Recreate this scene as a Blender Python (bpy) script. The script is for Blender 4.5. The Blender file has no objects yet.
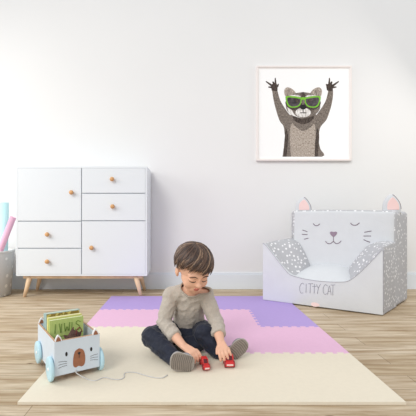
import bpy, bmesh, math, random
from mathutils import Vector, Matrix, Euler, noise
from mathutils.bvhtree import BVHTree
random.seed(7)
C = bpy.context.scene.collection
PI = math.pi
V = Vector

# ------------------------------------------------------------------ camera, world, lights, exposure
CX, CY, F, H = 186.0, 212.0, 380.0, 0.70          # optical axis pixel, focal length in pixels (416 px frame), eye height
cam = bpy.data.objects.new('camera', bpy.data.cameras.new('camera')); C.objects.link(cam)
cam.location = (0, 0, H); cam.rotation_euler = (PI/2, 0, 0)
cam.data.sensor_width = 36; cam.data.lens = 36*F/416
cam.data.shift_x = (208-CX)/416; cam.data.shift_y = -(208-CY)/416
cam.data.clip_start = 0.02
bpy.context.scene.camera = cam
world = bpy.data.worlds.new('world'); bpy.context.scene.world = world
world.use_nodes = True
bgn = world.node_tree.nodes['Background']
bgn.inputs[0].default_value = (0.93, 0.965, 1.0, 1); bgn.inputs[1].default_value = 0.74
def area(name, loc, target, size, power, col):
    d = bpy.data.lights.new(name, 'AREA'); d.shape = 'RECTANGLE'; d.size, d.size_y = size; d.energy = power; d.color = col
    o = bpy.data.objects.new(name, d); C.objects.link(o); o.location = loc
    o.rotation_euler = (V(target)-V(loc)).to_track_quat('-Z', 'Y').to_euler()
    return o
sd = bpy.data.lights.new('soft_sun', 'SUN'); sd.energy = 1.35; sd.angle = math.radians(24); sd.color = (1.0, 0.985, 0.955)
so = bpy.data.objects.new('soft_sun', sd); C.objects.link(so); so.rotation_euler = (V((0.42, 0.80, -0.62))).to_track_quat('-Z', 'Y').to_euler()
area('window_daylight', (-2.9, 1.9, 1.7), (-1.2, 2.3, 0.0), (1.4, 1.6), 36, (1.0, 0.98, 0.95))
area('side_daylight', (2.4, 2.6, 1.9), (0.1, 1.9, 0.2), (.9, .9), 9, (1.0, 0.95, 0.88))
vs = bpy.context.scene.view_settings
vs.view_transform = 'Standard'; vs.look = 'None'; vs.exposure = -0.11; vs.gamma = 1.0; vs.use_curve_mapping = False

# ------------------------------------------------------------------ helpers
def at(px, py, Y): return V(((px-CX)*Y/F, Y, H-(py-CY)*Y/F))
def lin(c):
    c = c/255.0
    return c/12.92 if c <= 0.04045 else ((c+0.055)/1.055)**2.4
def rgb(r, g, b): return (lin(r), lin(g), lin(b), 1)
def mat(name, col, rough=0.6, var=0.0, scale=20, bump=0.0, bscale=60, stretch=(1,1,1), spec=0.4, col2=None, sheen=0):
    m = bpy.data.materials.new(name); m.use_nodes = True
    nt = m.node_tree; b = nt.nodes['Principled BSDF']
    b.inputs['Base Color'].default_value = col; b.inputs['Roughness'].default_value = rough
    b.inputs['Specular IOR Level'].default_value = spec
    if sheen: b.inputs['Sheen Weight'].default_value = sheen
    if var or bump or col2:
        tc = nt.nodes.new('ShaderNodeTexCoord'); mp = nt.nodes.new('ShaderNodeMapping')
        mp.inputs['Scale'].default_value = stretch
        nt.links.new(tc.outputs['Object'], mp.inputs[0])
    if var or col2:
        n = nt.nodes.new('ShaderNodeTexNoise'); n.inputs['Scale'].default_value = scale; n.inputs['Detail'].default_value = 4
        nt.links.new(mp.outputs[0], n.inputs['Vector'])
        r = nt.nodes.new('ShaderNodeValToRGB'); r.color_ramp.elements[0].position = .35; r.color_ramp.elements[1].position = .65
        r.color_ramp.elements[0].color = tuple(min(1, c*(1-var)) for c in col[:3])+(1,)
        r.color_ramp.elements[1].color = col2 if col2 else tuple(min(1, c*(1+var)) for c in col[:3])+(1,)
        nt.links.new(n.outputs[0], r.inputs[0]); nt.links.new(r.outputs[0], b.inputs['Base Color'])
    if bump:
        n = nt.nodes.new('ShaderNodeTexNoise'); n.inputs['Scale'].default_value = bscale; n.inputs['Detail'].default_value = 3
        nt.links.new(mp.outputs[0], n.inputs['Vector'])
        bp = nt.nodes.new('ShaderNodeBump'); bp.inputs['Strength'].default_value = bump; bp.inputs['Distance'].default_value = 0.01
        nt.links.new(n.outputs[0], bp.inputs['Height']); nt.links.new(bp.outputs[0], b.inputs['Normal'])
    return m
def dots_mat(name, base, dot, cell, rad, rnd=0.55, rough=.85):
    m = mat(name, base, rough); nt = m.node_tree; b = nt.nodes['Principled BSDF']
    tc = nt.nodes.new('ShaderNodeTexCoord'); v = nt.nodes.new('ShaderNodeTexVoronoi')
    v.inputs['Scale'].default_value = 1/cell; v.inputs['Randomness'].default_value = rnd
    nt.links.new(tc.outputs['Object'], v.inputs['Vector'])
    r = nt.nodes.new('ShaderNodeValToRGB'); e = r.color_ramp.elements
    e[0].position = rad; e[0].color = dot; e[1].position = rad+.05; e[1].color = base
    nt.links.new(v.outputs['Distance'], r.inputs[0]); nt.links.new(r.outputs[0], b.inputs['Base Color'])
    return m
def empty(name, loc=(0,0,0), rz=0, ry=0):
    o = bpy.data.objects.new(name, None); C.objects.link(o); o.location = loc; o.rotation_euler = (0, ry, rz)
    o.empty_display_size = .05
    return o
def tag(o, label, cat, group=None):
    o['label'] = label; o['category'] = cat
    if group: o['group'] = group
    return o
def link(name, bm, mats, parent=None, smooth=False, world=False, bevel=0, segs=3, auto=None):
    """bm -> one mesh object; world=True: bm holds world coordinates, the parent is only translated"""
    bmesh.ops.recalc_face_normals(bm, faces=bm.faces)
    me = bpy.data.meshes.new(name); bm.to_mesh(me); bm.free()
    if world and parent:
        me.transform(Matrix.Translation(-V(parent.location)))
    for m in (mats if isinstance(mats, (list, tuple)) else [mats]): me.materials.append(m)
    if smooth: me.polygons.foreach_set('use_smooth', [True]*len(me.polygons))
    o = bpy.data.objects.new(name, me); C.objects.link(o)
    if parent: o.parent = parent
    if bevel:
        md = o.modifiers.new('bevel', 'BEVEL'); md.width = bevel; md.segments = segs; md.limit_method = 'ANGLE'; md.angle_limit = math.radians(35)
        md.harden_normals = False
    return o
def box(bm, lo, hi, mi=0):
    lo, hi = V(lo), V(hi)
    vs_ = [bm.verts.new((x, y, z)) for x in (lo.x, hi.x) for y in (lo.y, hi.y) for z in (lo.z, hi.z)]
    for f in ((0,1,3,2),(4,6,7,5),(0,4,5,1),(2,3,7,6),(0,2,6,4),(1,5,7,3)):
        fc = bm.faces.new([vs_[i] for i in f]); fc.material_index = mi
def hexa(bm, bot, top, mi=0):
    a = [bm.verts.new(p) for p in bot]; b = [bm.verts.new(p) for p in top]; n = len(a)
    fs = [bm.faces.new(a[::-1]), bm.faces.new(b)]
    for i in range(n): fs.append(bm.faces.new((a[i], a[(i+1)%n], b[(i+1)%n], b[i])))
    for f in fs: f.material_index = mi
    return fs
def tube(bm, pts, rad, n=8, mi=0, flat=1.0, caps=True):
    """tube along pts; rad number or list; flat squashes one axis"""
    pts = [V(p) for p in pts]; k = len(pts)
    rads = rad if isinstance(rad, (list, tuple)) else [rad]*k
    up = None; rings = []
    for i, p in enumerate(pts):
        t = (pts[min(i+1, k-1)]-pts[max(i-1, 0)])
        t = t.normalized() if t.length > 1e-9 else V((0,0,1))
        if up is None: up = t.orthogonal().normalized()
        up = (up - t*up.dot(t)); up = up.normalized() if up.length > 1e-6 else t.orthogonal().normalized()
        s = t.cross(up)
        rings.append([bm.verts.new(p + (up*math.cos(2*PI*j/n)*flat + s*math.sin(2*PI*j/n))*rads[i]) for j in range(n)])
    for a, b in zip(rings, rings[1:]):
        for j in range(n):
            f = bm.faces.new((a[j], a[(j+1)%n], b[(j+1)%n], b[j])); f.material_index = mi; f.smooth = True
    if caps:
        for r in (rings[0][::-1], rings[-1]):
            f = bm.faces.new(r); f.material_index = mi
def lathe(bm, prof, n=24, M=Matrix.Identity(4), mi=0):
    rings = [[bm.verts.new(M @ V((r*math.cos(2*PI*j/n), r*math.sin(2*PI*j/n), z))) for j in range(n)] for r, z in prof]
    for a, b in zip(rings, rings[1:]):
        for j in range(n):
            f = bm.faces.new((a[j], a[(j+1)%n], b[(j+1)%n], b[j])); f.material_index = mi; f.smooth = True
    for r in (rings[0][::-1], rings[-1]):
        f = bm.faces.new(r); f.material_index = mi
def ellipsoid(bm, c, r, M=Matrix.Identity(4), n=14, mi=0):
    res = bmesh.ops.create_uvsphere(bm, u_segments=n*2, v_segments=n, radius=1,
        matrix=M @ Matrix.Translation(c) @ Matrix.Diagonal((r[0], r[1], r[2], 1)))
    for v in res['verts']:
        for f in v.link_faces: f.material_index = mi; f.smooth = True
def capsule(bm, p0, r0, p1, r1, n=14):
    p0, p1 = V(p0), V(p1); d = p1-p0; L = d.length
    if L < 1e-6: return
    M = Matrix.Translation(p0) @ d.to_track_quat('Z', 'Y').to_matrix().to_4x4()
    prof = [(r0*math.cos(a), r0*math.sin(a)) for a in [(-PI/2*(1-i/5)) for i in range(6)]]
    prof[0] = (r0*.05, -r0)
    prof += [(r1*math.cos(a), L+r1*math.sin(a)) for a in [PI/2*i/5 for i in range(6)]]
    prof[-1] = (r1*.05, L+r1)
    lathe(bm, prof, n, M)
def blob(name, bm, mats, parent, voxel=.004, smooth=4, world=True, disp=None):
    """fuse overlapping closed shapes into one continuous skin"""
    me = bpy.data.meshes.new(name+'_raw'); bmesh.ops.recalc_face_normals(bm, faces=bm.faces); bm.to_mesh(me); bm.free()
    o = bpy.data.objects.new(name+'_raw', me); C.objects.link(o)
    r = o.modifiers.new('r', 'REMESH'); r.mode = 'VOXEL'; r.voxel_size = voxel
    s = o.modifiers.new('s', 'SMOOTH'); s.iterations = smooth; s.factor = .5
    dg = bpy.context.evaluated_depsgraph_get(); dg.update()
    new = bpy.data.meshes.new_from_object(o.evaluated_get(dg))
    bpy.data.objects.remove(o); bpy.data.meshes.remove(me)
    new.name = name
    if disp:
        nrm = [v.normal.copy() for v in new.vertices]
        for v, n_ in zip(new.vertices, nrm): v.co = v.co + n_*disp(v.co)
    if world and parent: new.transform(Matrix.Translation(-V(parent.location)))
    new.materials.clear()
    for m in (mats if isinstance(mats, (list, tuple)) else [mats]): new.materials.append(m)
    new.polygons.foreach_set('use_smooth', [True]*len(new.polygons))
    ob = bpy.data.objects.new(name, new); C.objects.link(ob)
    if parent: ob.parent = parent
    return ob
def structure(name, bm, m, bevel=0):
    o = link(name, bm, m, bevel=bevel); o['kind'] = 'structure'; return o
def catmull(pts, k=6):
    pts = [V(p) for p in pts]; out = []
    P = [pts[0]*2-pts[1]] + pts + [pts[-1]*2-pts[-2]]
    for i in range(1, len(P)-2):
        for j in range(k):
            t = j/k; a, b, c, d = P[i-1:i+3]
            out.append(.5*((2*b)+(c-a)*t+(2*a-5*b+4*c-d)*t*t+(3*b-a-3*c+d)*t**3))
    out.append(pts[-1]); return out

# ------------------------------------------------------------------ materials
M_wall = mat('painted_wall', rgb(233,233,233), .9, var=.008, scale=1.2)
M_base = mat('baseboard_paint', rgb(226,232,238), .5)
M_white = mat('white_lacquer', rgb(226,231,236), .45)
M_gap = mat('cabinet_gap', rgb(176,178,182), .7)
M_oak = mat('beech_wood', rgb(228,198,164), .5, var=.10, scale=14, stretch=(1,1,.15))
M_knob = mat('knob_wood', rgb(208,160,110), .45, var=.1, scale=40)
M_skin = mat('skin', rgb(232,182,154), .55, var=.03, scale=25)
M_lip = mat('lips', rgb(204,122,108), .5)
M_dark = mat('dark_line', rgb(60,45,42), .6)

def floor_mat():
    m = bpy.data.materials.new('bleached_oak_planks'); m.use_nodes = True; nt = m.node_tree; b = nt.nodes['Principled BSDF']
    b.inputs['Roughness'].default_value = .55; b.inputs['Specular IOR Level'].default_value = .3
    tc = nt.nodes.new('ShaderNodeTexCoord')
    br = nt.nodes.new('ShaderNodeTexBrick')
    br.inputs['Scale'].default_value = 1; br.inputs['Brick Width'].default_value = 1.5; br.inputs['Row Height'].default_value = .125
    br.inputs['Mortar Size'].default_value = .0018; br.inputs['Mortar Smooth'].default_value = .3; br.offset = .37; br.inputs['Bias'].default_value = -.1
    br.inputs['Color1'].default_value = rgb(231,218,196); br.inputs['Color2'].default_value = rgb(214,197,168); br.inputs['Mortar'].default_value = rgb(166,150,126)
    nt.links.new(tc.outputs['Object'], br.inputs['Vector'])
    mp = nt.nodes.new('ShaderNodeMapping'); mp.inputs['Scale'].default_value = (.9, 11, 1); nt.links.new(tc.outputs['Object'], mp.inputs[0])
    n1 = nt.nodes.new('ShaderNodeTexNoise'); n1.inputs['Scale'].default_value = 2.2; n1.inputs['Detail'].default_value = 8; n1.inputs['Roughness'].default_value = .65; n1.inputs['Distortion'].default_value = .6
    nt.links.new(mp.outputs[0], n1.inputs['Vector'])
    r1 = nt.nodes.new('ShaderNodeValToRGB'); r1.color_ramp.elements[0].position = .32; r1.color_ramp.elements[1].position = .68
    r1.color_ramp.elements[0].color = rgb(186,168,144); r1.color_ramp.elements[1].color = (1,1,1,1)
    nt.links.new(n1.outputs[0], r1.inputs[0])
    mp2 = nt.nodes.new('ShaderNodeMapping'); mp2.inputs['Scale'].default_value = (2.5, 70, 1); nt.links.new(tc.outputs['Object'], mp2.inputs[0])
    n2 = nt.nodes.new('ShaderNodeTexNoise'); n2.inputs['Scale'].default_value = 2; n2.inputs['Detail'].default_value = 3; nt.links.new(mp2.outputs[0], n2.inputs['Vector'])
    r2 = nt.nodes.new('ShaderNodeValToRGB'); r2.color_ramp.elements[0].position = .3; r2.color_ramp.elements[1].position = .6
    r2.color_ramp.elements[0].color = rgb(222,212,200); r2.color_ramp.elements[1].color = (1,1,1,1); nt.links.new(n2.outputs[0], r2.inputs[0])
    mx = nt.nodes.new('ShaderNodeMix'); mx.data_type = 'RGBA'; mx.blend_type = 'MULTIPLY'; mx.inputs[0].default_value = 1
    nt.links.new(br.outputs['Color'], mx.inputs[6]); nt.links.new(r1.outputs[0], mx.inputs[7])
    mx2 = nt.nodes.new('ShaderNodeMix'); mx2.data_type = 'RGBA'; mx2.blend_type = 'MULTIPLY'; mx2.inputs[0].default_value = 1
    nt.links.new(mx.outputs[2], mx2.inputs[6]); nt.links.new(r2.outputs[0], mx2.inputs[7])
    # knots
    mp3 = nt.nodes.new('ShaderNodeMapping'); mp3.inputs['Scale'].default_value = (1.6, 4.2, 1); nt.links.new(tc.outputs['Object'], mp3.inputs[0])
    vo = nt.nodes.new('ShaderNodeTexVoronoi'); vo.inputs['Scale'].default_value = 1.7; nt.links.new(mp3.outputs[0], vo.inputs['Vector'])
    r3 = nt.nodes.new('ShaderNodeValToRGB'); r3.color_ramp.elements[0].position = .02; r3.color_ramp.elements[1].position = .06
    r3.color_ramp.elements[0].color = rgb(150,125,105); r3.color_ramp.elements[1].color = (1,1,1,1); nt.links.new(vo.outputs['Distance'], r3.inputs[0])
    mx3 = nt.nodes.new('ShaderNodeMix'); mx3.data_type = 'RGBA'; mx3.blend_type = 'MULTIPLY'; mx3.inputs[0].default_value = 1
    nt.links.new(mx2.outputs[2], mx3.inputs[6]); nt.links.new(r3.outputs[0], mx3.inputs[7])
    nt.links.new(mx3.outputs[2], b.inputs['Base Color'])
    return m

# ------------------------------------------------------------------ the room
WALL_Y = 3.455
bm = bmesh.new(); box(bm, (-3.2, -1.2, -.06), (3.6, WALL_Y+.1, 0)); structure('floor', bm, floor_mat())
bm = bmesh.new(); box(bm, (-3.2, WALL_Y, 0), (3.6, WALL_Y+.1, 3.0)); structure('wall_back', bm, M_wall)
bm = bmesh.new()
box(bm, (-3.2, WALL_Y-.014, 0), (3.6, WALL_Y, .135)); box(bm, (-3.2, WALL_Y-.009, .135), (3.6, WALL_Y, .150))
structure('baseboard_back', bm, M_base, bevel=.002)

# ------------------------------------------------------------------ play mat of interlocking tiles
XS = [-.612 + .353*i for i in range(5)]
YS = [1.38, 1.86, 2.285, 2.69, 3.12]
MT = .010
M_cream = mat('cream_foam', rgb(233,223,203), .75, var=.012, scale=60, bump=.05, bscale=300)
M_pink = mat('pink_foam', rgb(230,186,214), .75, var=.012, scale=60, bump=.05, bscale=300)
M_purple = mat('purple_foam', rgb(181,158,216), .75, var=.012, scale=60, bump=.05, bscale=300)
def edge_pts(p, q, teeth):
    """jigsaw edge between p and q (shared by both neighbours); straight at the mat's rim"""
    p, q = V(p), V(q)
    if not teeth: return [p]
    d = (q-p); L = d.length; d.normalize(); n = V((-d.y, d.x))
    out = [p]; N = 6; a = .0085; m = .018
    pitch = (L-2*m)/N
    for i in range(N):
        c = m + pitch*(i+.5)
        for off, h in ((-.27, -a), (-.33, a), (.33, a), (.27, -a)):
            out.append(p + d*(c+off*pitch) + n*h)
    return out
tint = {'c': ('cream', M_cream), 'k': ('pink', M_pink), 'p': ('purple', M_purple)}
layout = ['cccc', 'cckk', 'kkkp', 'pppp']
tile_labels = {
 (0,0): 'cream foam mat tile at the front left corner, in front of the toy cart',
 (0,1): 'cream foam mat tile at the front edge, under the end of the pull cord',
 (0,2): 'cream foam mat tile at the front edge, under the red toy cars',
 (0,3): 'cream foam mat tile at the front right corner of the mat',
 (1,0): 'cream foam mat tile at the left edge, behind the toy cart',
 (1,1): 'cream foam mat tile under the seated person, bordering pink behind',
 (1,2): 'pink foam mat tile just behind the sneaker whose whole sole shows',
 (1,3): 'pink foam mat tile at the right edge, bordering cream in front and purple behind',
 (2,0): 'pink foam mat tile at the left edge, between cream and purple',
 (2,1): 'pink foam mat tile directly behind the seated person',
 (2,2): 'pink foam mat tile with purple tiles on its right and behind',
 (2,3): 'purple foam mat tile in front of the cat armchair, beside a pink tile',
 (3,0): 'purple foam mat tile at the back left corner, by the cabinet leg',
 (3,1): 'purple foam mat tile at the back edge, second from the cabinet leg',
 (3,2): 'purple foam mat tile at the back edge, just left of the cat armchair',
 (3,3): 'purple foam mat tile at the back right corner, partly under the cat armchair'}
for r in range(4):
    for c in range(4):
        x0, x1, y0, y1 = XS[c], XS[c+1], YS[r], YS[r+1]
        loop = []
        loop += edge_pts((x0,y0), (x1,y0), r > 0)
        loop += edge_pts((x1,y0), (x1,y1), c < 3)
        top = edge_pts((x0,y1), (x1,y1), r < 3); loop += ([V((x1,y1))] + top[:0:-1]) if r < 3 else [V((x1,y1))]
        lf = edge_pts((x0,y0), (x0,y1), c > 0); loop += ([V((x0,y1))] + lf[:0:-1]) if c > 0 else [V((x0,y1))]
        cx, cy = (x0+x1)/2, (y0+y1)/2
        rad = .012; pts = []
        for p in loop:       # round the outer corners of the whole mat
            corner = (p.x in (XS[0], XS[4])) and (p.y in (YS[0], YS[4]))
            if corner:
                sx = 1 if p.x == XS[0] else -1; sy = 1 if p.y == YS[0] else -1
                cc = p + V((sx*rad, sy*rad)); arc = [cc + V((-sx*rad*math.cos(a), -sy*rad*math.sin(a))) for a in (0, PI/8, PI/4, 3*PI/8, PI/2)]
                if sx*sy < 0: arc = arc[::-1]
                pts += arc
            else: pts.append(p)
        g = .00006
        sh = [V((cx+(p.x-cx)*(1-g*3), cy+(p.y-cy)*(1-g*3))) for p in pts]
        bm = bmesh.new()
        bot = [bm.verts.new((p.x-cx, p.y-cy, 0)) for p in sh]; tp = [bm.verts.new((p.x-cx, p.y-cy, MT)) for p in sh]
        bm.faces.new(bot[::-1]); bm.faces.new(tp); n = len(sh)
        for i in range(n): bm.faces.new((bot[i], bot[(i+1)%n], tp[(i+1)%n], tp[i]))
        k, m = tint[layout[r][c]]
        o = link('foam_mat_tile', bm, m); o.location = (cx, cy, 0.0)
        tag(o, tile_labels[(r,c)], 'play mat tile', 'interlocking foam tiles of the play mat')

# ------------------------------------------------------------------ white cabinet
def cabinet():
    Yf, Yb = 3.10, 3.435
    x0, x1 = at(16,0,Yf).x, at(147,0,Yf).x
    z0, z1 = at(0,276,Yf).z, at(0,166.5,Yf).z
    cxm = (x0+x1)/2; root = empty('storage_cabinet', (cxm, (Yf+Yb)/2, 0))
    tag(root, 'white cabinet with two doors and four drawers on splayed wooden legs', 'cabinet')
    t = .014; fy = Yf+.018
    bm = bmesh.new()
    box(bm, (x0, Yf+.001, z0), (x0+t, Yb, z1-t)); box(bm, (x1-t, Yf+.001, z0), (x1, Yb, z1-t))
    box(bm, (x0, Yf+.001, z1-t), (x1, Yb, z1)); box(bm, (x0+t, Yf+.001, z0), (x1-t, Yb, z0+t))
    box(bm, (x0+t, Yb-.012, z0+t), (x1-t, Yb, z1-t))
    xm = at(81.5,0,Yf).x
    box(bm, (xm-.007, fy, z0+t), (xm+.007, Yb-.012, z1-t))
    for a, b, ys in ((x0+t, xm-.007, (221,248)), (xm+.007, x1-t, (193,220.5))):
        for py in ys:
            z = at(0,py,Yf).z; box(bm, (a, fy, z-.006), (b, Yb-.012, z+.006))
    link('body', bm, M_white, root, world=True)
    g = .0035
    fronts = [('door', 16,81.5,166.5,221.2,(72,192.5)), ('drawer', 16,81.5,221.2,248.3,(48,234.3)), ('drawer', 16,81.5,248.3,276,(48,261.3)),
              ('drawer', 81.5,147,166.5,193.3,(112.5,179.3)), ('drawer', 81.5,147,193.3,220.8,(113,206.5)), ('door', 81.5,147,220.8,276,(92,247.6))]
    for kind, a, b, c, d, kn in fronts:
        xa, xb = at(a,0,Yf).x, at(b,0,Yf).x; zt, zb = at(0,c,Yf).z, at(0,d,Yf).z
        xa += t+.001 if a == 16 else g; xb -= t+.001 if b == 147 else g
        zt -= t+.001 if c == 166.5 else g; zb += t+.001 if d == 276 else g
        bm = bmesh.new(); box(bm, (xa, Yf, zb), (xb, fy-.001, zt))
        fr = link(kind, bm, M_white, root, world=True, bevel=.0012, segs=2)
        p = at(kn[0], kn[1], Yf)
        Mx = Matrix.Translation((p.x, Yf+.001, p.z)) @ Matrix.Rotation(PI/2, 4, 'X')
        bm = bmesh.new(); lathe(bm, [(.006,0),(.007,.009),(.016,.014),(.0185,.022),(.0165,.030),(.008,.033),(.001,.034)], 20, Mx)
        kb = link('knob', bm, M_knob, None, smooth=True); kb.data.transform(Matrix.Translation(-V(root.location))); kb.parent = fr
    bm = bmesh.new(); e = .045
    box(bm, (x0+e, Yf+.03, z0-.026), (x1-e, Yf+.052, z0)); box(bm, (x0+e, Yb-.055, z0-.026), (x1-e, Yb-.033, z0))
    box(bm, (x0+e, Yf+.052, z0-.026), (x0+e+.022, Yb-.055, z0)); box(bm, (x1-e-.022, Yf+.052, z0-.026), (x1-e, Yb-.055, z0))
    link('base_frame', bm, M_oak, root, world=True, bevel=.002)
    for (sx, yy, yt) in ((1, Yf+.035, Yf+.045), (-1, Yf+.035, Yf+.045), (1, Yb-.03, Yb-.045), (-1, Yb-.03, Yb-.045)):
        xb = x0+.048 if sx > 0 else x1-.048
        bm = bmesh.new()
        tube(bm, [(xb+sx*.004, yy, .0), (xb+sx*.028, yy+(yt-yy)*.6, .09), (xb+sx*.05, yt, z0-.0)], [.0125, .0185, .0235], 16)
        link('leg', bm, M_oak, root, world=True)
cabinet()

# ------------------------------------------------------------------ basket with two rolls at the far left
def basket():
    x, y = -1.645, 3.20
    root = empty('storage_basket', (x, y, 0)); zt = .375
    tag(root, 'grey round fabric basket with small white dots beside the cabinet', 'basket')
    bm = bmesh.new()
    lathe(bm, [(.150,0),(.158,.004),(.186,zt-.004),(.184,zt),(.178,zt),(.176,zt-.006),(.150,.012),(.01,.012)], 48)
    link('basket_wall', bm, dots_mat('grey_dotted_fabric', rgb(205,205,204), rgb(238,238,236), .075, .17, .35), root, smooth=True)
    bm = bmesh.new()
    lathe(bm, [(.1865,zt-.012),(.1885,zt-.010),(.1885,zt+.002),(.186,zt+.004),(.176,zt+.004),(.174,zt-.010)], 48)
    link('rim_binding', bm, mat('basket_rim', rgb(222,222,220), .8), root, smooth=True)
    def roll(name, p0, p1, r, col, label):
        p0, p1 = V(p0), V(p1); o = empty(name, p0); tag(o, label, 'paper roll', 'paper rolls in the dotted basket')
        d = p1-p0; q = d.to_track_quat('Z', 'Y').to_matrix().to_4x4(); L = d.length
        bm = bmesh.new(); lathe(bm, [(r*.80,.0),(r,.0),(r,L),(r*.86,L),(r*.80,L-.001),(r*.78,.002)], 28, q)
        # loose outer edge of the roll
        tube(bm, [q @ V((r*.7, -r*.78, .002)), q @ V((r*.7, -r*.78, L-.002))], .004, 6)
        link('sheet', bm, mat(name+'_colour', col, .6), o, smooth=False)
    roll('teal_paper_roll', (-1.545, 3.20, .016), (-1.536, 3.215, at(0,202.5,3.2).z), .036, rgb(196,234,238), 'pale teal upright roll standing in the dotted basket')
    b = at(13.0, 217, 3.12); a = V((-1.655, 3.10, .040)); b = V((b.x, 3.12, b.z))
    roll('pink_paper_roll', a, b, .024, rgb(240,190,214), 'pink slanting roll leaning in the dotted basket')
basket()

# ------------------------------------------------------------------ framed raccoon print
def picture():
    y0 = WALL_Y
    S = 115/416.0
    def q(u, v, dy=0):
        p = at(245+u*S, 55+v*S, y0); return V((p.x, y0-.016-dy, p.z))
    lo, hi = q(40,384), q(382,42)
    root = empty('framed_picture', ((lo.x+hi.x)/2, y0, lo.z))
    tag(root, 'framed print of a raccoon in green sunglasses hanging on the wall', 'picture')
    w = .016; bm = bmesh.new()
    def ring(bm, a, b, w, ya, yb):
        for l, h in (((a.x,a.z),(b.x,a.z+w)), ((a.x,b.z-w),(b.x,b.z)), ((a.x,a.z+w),(a.x+w,b.z-w)), ((b.x-w,a.z+w),(b.x,b.z-w))):
            box(bm, (l[0], ya, l[1]), (h[0], yb, h[1]))
    ring(bm, lo, hi, w, y0-.028, y0)
    link('frame', bm, mat('frame_blush_white', rgb(240,233,230), .5), root, world=True, bevel=.003)
    bm = bmesh.new(); ring(bm, lo+V((w,0,w)), hi-V((w,0,w)), .008, y0-.020, y0-.001)
    link('inner_trim', bm, mat('frame_inner', rgb(247,243,241), .5), root, world=True)
    bm = bmesh.new(); box(bm, (lo.x+w, y0-.016, lo.z+w), (hi.x-w, y0-.002, hi.z-w), 0)
    layer = [0]
    def poly(pts, mi, smooth=True):
        layer[0] += 1
        P = [V((a, b, 0)) for a, b in pts]
        if smooth: P = catmull(P+[P[0]], 4)[:-1]
        vs_ = [bm.verts.new(q(p.x, min(p.y, 369), layer[0]*.00006)) for p in P]
        es = [bm.edges.new((vs_[i], vs_[(i+1)%len(vs_)])) for i in range(len(vs_))]
        r = bmesh.ops.triangle_fill(bm, edges=es, use_beauty=True, use_dissolve=False, normal=(0,-1,0))
        for f in r['geom']:
            if isinstance(f, bmesh.types.BMFace): f.material_index = mi
    def ell(cx, cy, rx, ry, mi, rot=0):
        pts = []
        for i in range(24):
            a = 2*PI*i/24; x, y = rx*math.cos(a), ry*math.sin(a)
            pts.append((cx+x*math.cos(rot)-y*math.sin(rot), cy+x*math.sin(rot)+y*math.cos(rot)))
        poly(pts, mi, False)
    def stroke(a, b, w0, w1, mi):
        a, b = V(a), V(b); d = (b-a).normalized(); n = V((-d.y, d.x))
        poly([a+n*w0, a-n*w0, b-n*w1, b+d*w1, b+n*w1], mi, False)
    W_, FUR, DK, LT, GRN, LENS, BLK, EAR, HAND, WH = range(10)
    poly([(134,369),(138,340),(143,310),(141,280),(137,258),(124,240),(112,205),(103,170),(98,140),(97,124),(113,122),(118,140),(126,166),(140,190),(152,208),(165,222),(185,232),(232,232),(252,222),(264,208),(278,188),(290,166),(297,140),(300,122),(314,124),(316,145),(312,175),(304,205),(292,236),(272,260),(266,282),(264,310),(270,340),(276,369)], FUR)
    poly([(165,369),(162,330),(160,290),(165,255),(180,238),(208,246),(236,238),(250,256),(253,290),(250,330),(247,369)], LT)
    poly([(160,222),(172,214),(208,226),(246,214),(256,222),(246,250),(226,270),(208,276),(190,268),(170,248)], FUR)
    poly([(170,222),(208,232),(246,222),(238,240),(208,252),(178,240)], DK)
    for x in (146, 258): poly([(x,262),(x+8,290),(x+6,330),(x+2,368),(x-8,368),(x-6,320)], DK)
    for (wx, sgn) in ((106,1),(305,-1)):
        poly([(wx-11,130),(wx-13,114),(wx-6,106),(wx+8,108),(wx+10,120),(wx+8,132)], HAND)
        stroke((wx-6*sgn,116), (wx-31*sgn,98), 4.5, 2, HAND); stroke((wx-6*sgn,120), (wx-22*sgn,118), 4, 2.2, HAND)
        stroke((wx+3*sgn,110), (wx+2*sgn,86), 4, 1.8, HAND)
        stroke((wx-3*sgn,108), (wx-6*sgn,100), 4, 3, HAND); stroke((wx+9*sgn,118), (wx+13*sgn,108), 3.4, 2.2, HAND)
    for sgn in (-1, 1):
        cx = 208+sgn*49
        poly([(cx+sgn*6,166),(cx+sgn*17,146),(cx+sgn*18,128),(cx+sgn*8,119),(cx-sgn*8,124),(cx-sgn*22,138),(cx-sgn*18,152)], LT)
        ell(cx+sgn*3, 140, 10, 14, EAR, -sgn*.35)
    poly([(208,136),(240,142),(262,160),(270,186),(262,208),(240,222),(208,232),(176,222),(154,208),(146,186),(154,160),(176,142)], FUR)
    poly([(150,190),(166,200),(180,220),(208,230),(236,220),(250,200),(266,190),(258,212),(236,224),(208,230),(180,224),(158,212)], WH)
    ell(176,182,33,20, DK, .35); ell(240,182,33,20, DK, -.35)
    ell(208,210,28,17, WH); ell(208,150,7,14, DK)
    poly([(158,150),(180,146),(200,152),(190,156),(164,158)], WH); poly([(258,150),(236,146),(216,152),(226,156),(252,158)], WH)
    ell(208,190,11,9, BLK); stroke((208,198),(208,208),1.5,1.5,BLK); stroke((197,211),(219,211),1.6,1.6,DK)
    for s in (-1, 1):
        o = 208; f = lambda x: o+s*x
        poly([(f(4),156),(f(34),151),(f(60),151),(f(63),160),(f(57),182),(f(44),192),(f(20),190),(f(8),178)], GRN)
        poly([(f(9),161),(f(34),157),(f(56),157),(f(54),177),(f(42),188),(f(21),186),(f(11),175)], LENS)
        poly([(f(18),163),(f(30),161),(f(22),176),(f(16),172)], DK)
    poly([(198,158),(208,154),(218,158),(214,166),(208,163),(202,166)], GRN, False)
    def furm(n, c1, c2, sc): return mat(n, c1, .8, scale=sc, col2=c2, var=.15, stretch=(1,1,.35))
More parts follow.
